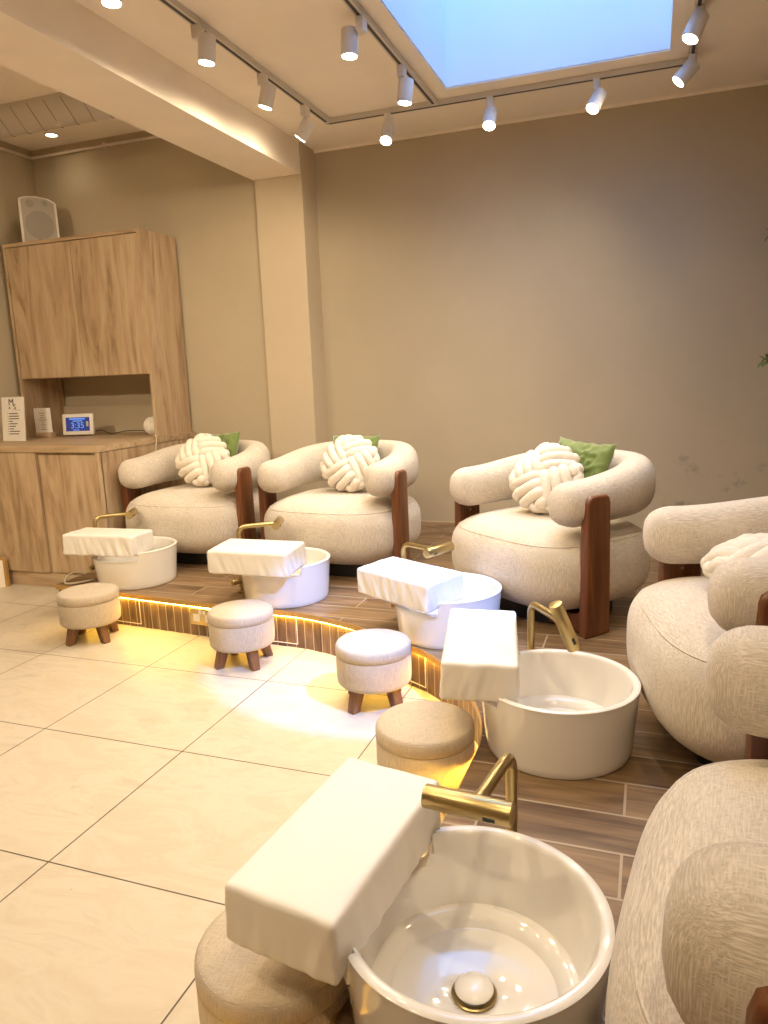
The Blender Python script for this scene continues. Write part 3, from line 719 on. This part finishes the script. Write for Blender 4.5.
def pillow(seed, s=.19, thick=.034):
    bm = bmesh.new(); n = 36; V = {}
    for side in (1, -1):
        for i in range(n + 1):
            for j in range(n + 1):
                u, v = -1 + 2 * i / n, -1 + 2 * j / n
                if side == -1 and (i in (0, n) or j in (0, n)): V[side, i, j] = V[1, i, j]; continue
                pin = 1 - .07 * (1 - u * u) * abs(v) - 0.
                x = u * s * (1 - .08 * (1 - v * v)); y = v * s * (1 - .08 * (1 - u * u))
                z = side * thick * ((1 - u ** 4) * (1 - v ** 4)) ** .5
                d = noise.noise(Vector((u * 2.1 + seed, v * 2.6, side * 3.))) * .022 + noise.noise(Vector((u * 5 + v * 3 + seed, v * 5 - u * 2, side))) * .011
                d += (1 - min(1., abs(noise.noise(Vector((u * 1.7 + v * 1.1 + seed * 2, v * 2.4 - u, side * 2.)))) * 2.6)) ** 2 * .016 + (1 - min(1., abs(noise.noise(Vector((u * 3.4 - v * 2 + seed, v * 3 + u, side * 4.)))) * 3)) ** 2 * .008
                z += d * side * (1 - u ** 6) * (1 - v ** 6)
                y += .008 * noise.noise(Vector((u * 4, seed, 1.7)))
                V[side, i, j] = bm.verts.new((x, y, z))
    for side in (1, -1):
        for i in range(n):
            for j in range(n):
                q = [V[side, i, j], V[side, i + 1, j], V[side, i + 1, j + 1], V[side, i, j + 1]]
                bm.faces.new(q if side == 1 else q[::-1])
    return bm
GR = [(0, (.005, .194, .585), E(PI / 2 - .34, .05, -.1), .163, 'green velvet cushion half hidden behind the knot cushion beside the oak cabinet'),
      (1, (-.02, .194, .574), E(PI / 2 - .34, .02, 0), .152, 'green velvet cushion of which only the corners show, in the armchair by the column'),
      (2, (-.01, .192, .580), E(PI / 2 - .34, -.06, .1), .160, 'crumpled green velvet cushion showing large in the armchair before the stained wall')]
for i, (c, p, rot, s, lab) in enumerate(GR):
    o = ob('green_cushion', pillow(3.1 * i + 1, s), M['green'], None, 180)
    local_place(o, chairs[c], p, rot); tag(o, lab, 'cushion', 'green velvet cushions')

# ------------------------------------------------------------------ foot basins with pads and faucets
BAS = [(-2.618, 3.169), (-1.662, 3.090), (-.762, 2.789), (-.223, 1.987), (-.250, 1.032)]
PAD = [(-2.696, 3.058, .108, .361, -.033, .017), (-1.716, 2.921, .007, .363, .065, -.003), (-.902, 2.725, -.482, .347, .05, .001), (-.452, 2.016, .190 + PI / 2, .368, .028, -.048), (-.496, 1.071, -.128 + PI / 2, .344, .025, -.033)]
BL = ['beside the oak cabinet', 'in front of the armchair by the column', 'in front of the armchair with the green cushion', 'left of the right hand armchair', 'nearest the viewer']
PA, PB, PH = .412, .212, .112
def basin_bm(i):
    rt, rb, h = .222, .205, .199
    prof = [(0, .0), (rb - .012, 0), (rb - .003, .002), (rb, .008)]
    for k in range(1, 13): f = k / 12; prof.append((rb + (rt - rb) * f, .008 + (h - .014) * f))
    prof += [(rt + .0008, h - .003), (rt - .003, h), (rt - .012, h + .0005), (rt - .018, h - .002), (rt - .021, h - .009)]
    for k in range(1, 10): f = k / 9; prof.append((rt - .021 - .028 * f, h - .009 - (h - .075) * f))
    r1 = rt - .049
    for a in (20, 40, 60, 80): prof.append((r1 - .035 * math.sin(math.radians(a)) * 1., .066 - .030 * (1 - math.cos(math.radians(a))) - .0))
    prof = [(r, z) for r, z in prof]
    prof += [(r1 - .045, .040), (.09, .034), (.036, .030), (.028, .026), (.026, .020), (0, .019)]
    bm = lathe(prof, seg=144)
    px, py, th, pz_ = PAD[i][:4]; bx_, by = BAS[i]; c, s = math.cos(-th), math.sin(-th)
    zlow = pz_ - .026 - ZP; sg = 1 if s * (bx_ - px) + c * (by - py) > 0 else -1
    for v in bm.verts:
        if v.co.z > zlow:
            dx, dy = v.co.x + bx_ - px, v.co.y + by - py
            lx, ly = c * dx - s * dy, s * dx + c * dy
            if ly * sg < PB / 2 + .005 and abs(lx) < PA / 2 + .010: v.co.z = zlow + (v.co.z - zlow) * .02
    return bm
for i, (x, y) in enumerate(BAS):
    r = empty('foot_basin', (x, y, ZP)); tag(r, 'round white ceramic foot basin ' + BL[i], 'basin', 'white ceramic foot basins')
    ob('bowl', basin_bm(i), M['ceramic'], r, 50)
    d = ob('drain_ring', lathe([(.022, .0255), (.036, .0325), (.0385, .0345), (.036, .0362), (.024, .030)], seg=40), M['gold'], r, 60)
    ob('drain_cap', lathe([(0, .055), (.014, .0542), (.025, .0515), (.0315, .047), (.033, .043), (.031, .0405), (.012, .038), (.010, .026), (0, .026)], seg=40), M['ceramic'], d, 60)
def pad_bm(i, wr):
    bm = bmesh.new(); hx, hy, hz, rr = PA / 2, PB / 2, PH / 2, .011
    def lin(h, n): return [-h, -h + rr * .3, -h + rr * .65] + [(-h + rr) + (2 * h - 2 * rr) * k / n for k in range(n + 1)] + [h - rr * .65, h - rr * .3, h]
    gx, gy, gz = lin(hx, 44), lin(hy, 24), lin(hz, 12)
    cache = {}
    def vert(x, y, z):
        k = (round(x, 5), round(y, 5), round(z, 5))
        if k not in cache:
            p = Vector((x, y, z)); q = Vector((max(-hx + rr, min(hx - rr, x)), max(-hy + rr, min(hy - rr, y)), max(-hz + rr, min(hz - rr, z))))
            d = p - q
            if d.length > 1e-9: p = q + d.normalized() * min(rr, max(abs(d.x), abs(d.y), abs(d.z)))
            cache[k] = bm.verts.new(p)
        return cache[k]
    def grid(A, B, f):
        for a0, a1 in zip(A, A[1:]):
            for b0, b1 in zip(B, B[1:]): bm.faces.new((f(a0, b0), f(a1, b0), f(a1, b1), f(a0, b1)))
    for sg in (1, -1):
        grid(gx, gy, lambda a, b: vert(a, b, sg * hz)); grid(gx, gz, lambda a, b: vert(a, sg * hy, b)); grid(gy, gz, lambda a, b: vert(sg * hx, a, b))
    for v in bm.verts:
        u, w, q = v.co.x / hx, v.co.y / hy, (v.co.z + hz) / PH
        am = wr * max(0., min(1., (1 - q) * 1.25)) ** .7
        side = max(0., abs(w) - .93) / .07; end = max(0., abs(u) - .965) / .035
        if side > 0: v.co.y += math.copysign(1, w) * min(1, side) * am * (noise.noise(Vector((u * 7 + i * 3 + q * 1.2, q * .7, i * 2. + w))) + .5 * noise.noise(Vector((u * 17 + q * 3, q * 1.2, i * 5. + w))))
        if end > 0: v.co.x += math.copysign(1, u) * min(1, end) * am * (noise.noise(Vector((w * 4 + i * 3 + q, q * .7, i * 2. + u))) + .5 * noise.noise(Vector((w * 9 + q * 3, q * 1.2, i * 5. + u))))
        if q < .4: v.co.z += (.4 - q) * wr * 1.1 * noise.noise(Vector((u * 3.2 + i, w * 3., 4.)))
        if q > .5: v.co.z += .004 * (1 - u ** 4) * (1 - w ** 4) - .0025 * noise.noise(Vector((u * 2 + i, w * 2, 2.)))
        v.co.z += hz
        v.co.x *= 1 + .014 * (.5 - q); v.co.y *= 1 + .02 * (.5 - q)
    return bm
WR = [.013, .008, .010, .007, .005]
PL = ['beside the oak cabinet', 'on the basin of the armchair by the column', 'catching bluish daylight on its top and end', 'on the fourth basin from the cabinet', 'nearest the viewer']
TILT = [(0, 0), (.02, 0), (.02, 0), (-.01, .0), (-.055, 0)]
for i, (x, y, th, pz_, rx, ry) in enumerate(PAD):
    r = empty('foot_rest_pad', (x, y, pz_)); r.rotation_euler = (rx, ry, th); tag(r, 'white vinyl foot rest pad ' + PL[i], 'foot rest', 'white foot rest pads')
    ob('cover', pad_bm(i, WR[i]), M['vinyl'], r, 60)

FA = [(-2.89, 3.189, .778, -1.128, 0.), (-1.92, 3.10, .613, -1.22, 0.), (-.987, 2.912, -.468, -2.018, 0.), (-.335, 2.223, -.947, -1.204, .36), (-.232, 1.292, -1.71, -.09, 0.)]
def make_faucet(i):
    x, y, th, ph, tilt = FA[i]; zt_, La = .519 - ZP, .198
    r = empty('foot_tap', (x, y, ZP)); tag(r, 'brushed gold tap at the foot basin ' + BL[i], 'tap', 'brushed gold basin taps')
    d = Vector((math.cos(th), math.sin(th), 0)); R = .038
    pts = [Vector((0, 0, .012)), Vector((0, 0, zt_ * .5)), Vector((0, 0, zt_ - R))]
    for a in range(10, 91, 10):
        q = math.radians(a); pts.append(Vector((0, 0, zt_ - R)) + d * R * (1 - math.cos(q)) + Vector((0, 0, R * math.sin(q))))
    J = d * La + Vector((0, 0, zt_)); pts.append(J - d * .012)
    ob('pipe', tube(pts, .0115, seg=20), M['gold'], r, 60)
    ob('collar', cyl(J - d * .036, J - d * .010, .0125, seg=20, bev=.001), M['gold'], r, 40)
    ob('base_flange', lathe([(0, 0), (.026, 0), (.026, .008), (.022, .012), (.0115, .013)], seg=32), M['gold'], r, 40)
    n = Vector((math.cos(ph) * math.cos(tilt), math.sin(ph) * math.cos(tilt), -math.sin(tilt)))
    if i == 3: n = Vector((.81 * .40, .58 * .40, -.917)).normalized()
    a, b = J + n * (.094 if i == 3 else .066), J - n * (.072 if i == 0 else .062 if i == 3 else .09)
    spout = ob('spout', cyl(b, a, .0205, seg=28, bev=.0015), M['gold'], r, 40)
    # sensor window near the outer end, facing away from the arm, and end nozzle
    side = (d - n * d.dot(n)).normalized(); up = Vector((0, 0, 1)); side = (side - up * (.35 if i != 3 else -.1)).normalized(); side = (side - n * side.dot(n)).normalized()
    cpos = J + n * (.062 if i == 3 else .030) + side * .0195
    bm = box(-.011, -.0045, -.0025, .011, .0045, .0025, .002)
    Mx = Matrix((n, side.cross(n) * -1, side)).transposed().to_4x4(); Mx.translation = cpos
    bmesh.ops.transform(bm, matrix=Mx, verts=bm.verts[:]); ob('sensor_window', bm, M['black'], spout)
    ob('end_cap', cyl(a - n * .0005, a + n * .001, .016, seg=24), M['gold'], spout, 40)
    # supply valve low on the pipe
    v = Vector((math.cos(th + PI + .6), math.sin(th + PI + .6), 0))
    vz = Vector((0, 0, .062))
    va = ob('valve', cyl(vz + v * .005, vz + v * .062, .0135, seg=24, bev=.0015), M['gold'], r, 40)
    ob('valve_stem', cyl((0, 0, .03), (0, 0, .095), .0155, seg=24, bev=.001), M['gold'], r, 40)
    ob('lever', tube([vz + v * .045 + Vector((0, 0, .012)), vz + v * .045 + Vector((0, 0, .055))], .0022, seg=6), M['gold'], va, 40)
    return r
for i in range(5): make_faucet(i)
tag(ob('shower_hose', tube(spl([(-2.93, 3.12, ZP + .03), (-2.965, 3.07, ZP + .05), (-2.975, 3.02, ZP + .03), (-2.96, 3.0, ZP + .008), (-2.90, 3.03, ZP + .008), (-2.86, 3.10, ZP + .008)], 8), .0055, seg=8), M['cable'], None, 60), 'pale flexible hose looped on the platform left of the first basin', 'hose')

# ------------------------------------------------------------------ stools
def make_stool():
    r = empty('footstool'); R = .144
    body = lathe([(0, .09), (R - .02, .09), (R - .008, .092), (R - .003, .098), (R - .001, .11), (R, .15), (R - .0005, .2), (R - .002, .2045)], seg=72)
    ob('body', body, M['stoolfab'], r, 60)
    lid = lathe([(0, .2055), (R - .002, .2052), (R, .2065), (R + .0005, .225), (R - .0005, .238), (R - .005, .2455), (R - .016, .2490), (R * .5, .2515), (0, .252)], seg=72)
    l = ob('lid', lid, M['stoolfab'], r, 60)
    ob('piping', tube([((R - .0065) * math.cos(k * PI / 36), (R - .0065) * math.sin(k * PI / 36), .2445) for k in range(73)], .002, seg=6), M['stoolfab'], l, 60)
    for k in range(4):
        a = PI / 4 + k * PI / 2 + .1; ca, sa = math.cos(a), math.sin(a)
        bm = bmesh.new(); Rg = []
        for z, rad, w in ((.0, .118, .017), (.004, .117, .019), (.05, .103, .0215), (.093, .090, .0235)):
            Rg.append([bm.verts.new((rad * ca + w * (qx * ca - qy * sa), rad * sa + w * (qx * sa + qy * ca), z)) for qx, qy in ((-1, -.75), (-.75, -1), (.75, -1), (1, -.75), (1, .75), (.75, 1), (-.75, 1), (-1, .75))])
        for A_, B_ in zip(Rg, Rg[1:]):
            for j in range(8): bm.faces.new((A_[j], A_[(j + 1) % 8], B_[(j + 1) % 8], B_[j]))
        bm.faces.new(Rg[0][::-1]); bm.faces.new(Rg[-1])
        ob('leg', bm, M['stoolwood'], r, 40)
    return r
SL = ['leftmost of the row, in front of the cabinet side basin', 'beside the wall socket, second from the cabinet', 'with bluish daylight across its top', 'fourth from the cabinet, between two white pads', 'nearest the viewer, under the closest white pad']
stp = make_stool()
for i, (x, y, rz) in enumerate(((-2.588, 2.755, .35), (-1.678, 2.678, .05), (-.966, 2.453, .28), (-.590, 1.882, .3), (-.606, 1.0, .1))):
    o = stp if i == 0 else clone(stp)
    o.location = (x, y, 0); o.rotation_euler = (0, 0, rz); tag(o, 'round beige linen footstool ' + SL[i], 'stool', 'round beige footstools')

# ------------------------------------------------------------------ hanging plant at the right edge
hp = empty('hanging_plant', (.80, 4.40, 0)); tag(hp, 'green trailing plant just entering at the right edge of the picture', 'plant')
ob('pot', lathe([(0, 2.05), (.07, 2.05), (.10, 2.09), (.115, 2.17), (.105, 2.2), (.09, 2.18), (0, 2.16)], seg=32), M['pot'], hp, 50)
bm = bmesh.new()
for a in range(3): bm_tube(bm, [(.105 * math.cos(a * 2.1), .105 * math.sin(a * 2.1), 2.19), (0, 0, 2.5)], .002, seg=5)
bm_tube(bm, [(0, 0, 2.5), (0, 0, ZC)], .003, seg=5)
ob('cord', bm, M['vine'], hp)
def leaf(bm, p, d, up, l, w):
    d = d.normalized(); s = d.cross(up).normalized(); u2 = s.cross(d)
    rows = []
    for f, k in ((0, .05), (.25, .8), (.5, 1.), (.75, .65), (1, .03)):
        c = p + d * l * f - u2 * l * .25 * f * f
        rows.append([bm.verts.new(c - s * w * k + u2 * w * .25 * k), bm.verts.new(c), bm.verts.new(c + s * w * k + u2 * w * .25 * k)])
    for A_, B_ in zip(rows, rows[1:]):
        for k in range(2): bm.faces.new((A_[k], A_[k + 1], B_[k + 1], B_[k]))
for k in range(7):
    a = k * .9 + 2.2
    ln = (1.2, 1.0, .55, .8, .6, .9, .5)[k]
    pts = spl([(.08 * math.cos(a), .08 * math.sin(a) * .6, 2.18), (.14 * math.cos(a), .10 * math.sin(a), 2.16), (.17 * math.cos(a), .10 * math.sin(a), 2.18 - ln * .5), (.16 * math.cos(a + .2), .10 * math.sin(a + .2), 2.18 - ln)], 6)
    ob('stem', tube(pts, .003, seg=6), M['vine'], hp, 60)
    bm = bmesh.new()
    for j, p in enumerate(pts[2:]):
        q = a + (j % 2 - .5) * 2.2 + random.uniform(-.4, .4)
        leaf(bm, Vector(p), Vector((math.cos(q), math.sin(q), -.5)), Vector((0, 0, 1)), random.uniform(.04, .055), random.uniform(.011, .015))
    ob('leaves', bm, M['leaf'], hp, 60)

for z0, z1 in ((1.80, 1.885), (1.19, 1.25)):
    pts = spl([(-.13, -.02, z0), (-.19, -.03, (z0 + z1) / 2 + .015), (-.235, -.03, z1), (-.25, -.03, z1 - .02)], 4)
    ob('stem', tube(pts, .002, seg=6), M['vine'], hp, 60)
    bm = bmesh.new()
    for j, p in enumerate(pts[3:]): leaf(bm, Vector(p), Vector((-.6 + (j % 3) * .5, -.4, .5 - (j % 2) * 1.1)), Vector((0, 0, 1)), .04, .011)
    ob('leaves', bm, M['leaf'], hp, 60)

# ------------------------------------------------------------------ sky through the skylight
w = bpy.data.worlds.new('sky'); scn.world = w; w.use_nodes = True
bg = w.node_tree.nodes['Background']; bg.inputs[0].default_value = (.20, .45, 1., 1); bg.inputs[1].default_value = 6.
ar = bpy.data.lights.new('skylight_portal', 'AREA'); ar.shape = 'RECTANGLE'; ar.size = SX1 - SX0; ar.size_y = SY1 - SY0
ar.cycles.is_portal = True
ao = bpy.data.objects.new('skylight_portal', ar); COL.objects.link(ao); ao.location = ((SX0 + SX1) / 2, (SY0 + SY1) / 2, ZC + SH - .01)

# ------------------------------------------------------------------ camera
f_px, pit, rol, yaw, ch = 728.786, .187355, -.0377088, -.352159, 1.24400
fw = Vector((math.sin(yaw) * math.cos(pit), math.cos(yaw) * math.cos(pit), -math.sin(pit)))
rt = Vector((math.cos(yaw), -math.sin(yaw), 0)); up = rt.cross(fw)
c, s = math.cos(rol), math.sin(rol)
rt2 = rt * c + up * s; up2 = up * c - rt * s
cam = bpy.data.cameras.new('camera'); cam.sensor_fit = 'HORIZONTAL'; cam.sensor_width = 36.; cam.lens = 36. * f_px / 768.
cam.clip_start = .02
co = bpy.data.objects.new('camera', cam); COL.objects.link(co)
mw = Matrix((rt2, up2, -fw)).transposed().to_4x4(); mw.translation = Vector((0, 0, ch)); co.matrix_world = mw
scn.camera = co

vs = scn.view_settings
vs.view_transform = 'Standard'; vs.look = 'None'; vs.gamma = 1.; vs.use_curve_mapping = False; vs.exposure = .06
scn.cycles.use_denoising = True
scn.cycles.max_bounces = 10; scn.cycles.diffuse_bounces = 6
scn.cycles.sample_clamp_indirect = 6.
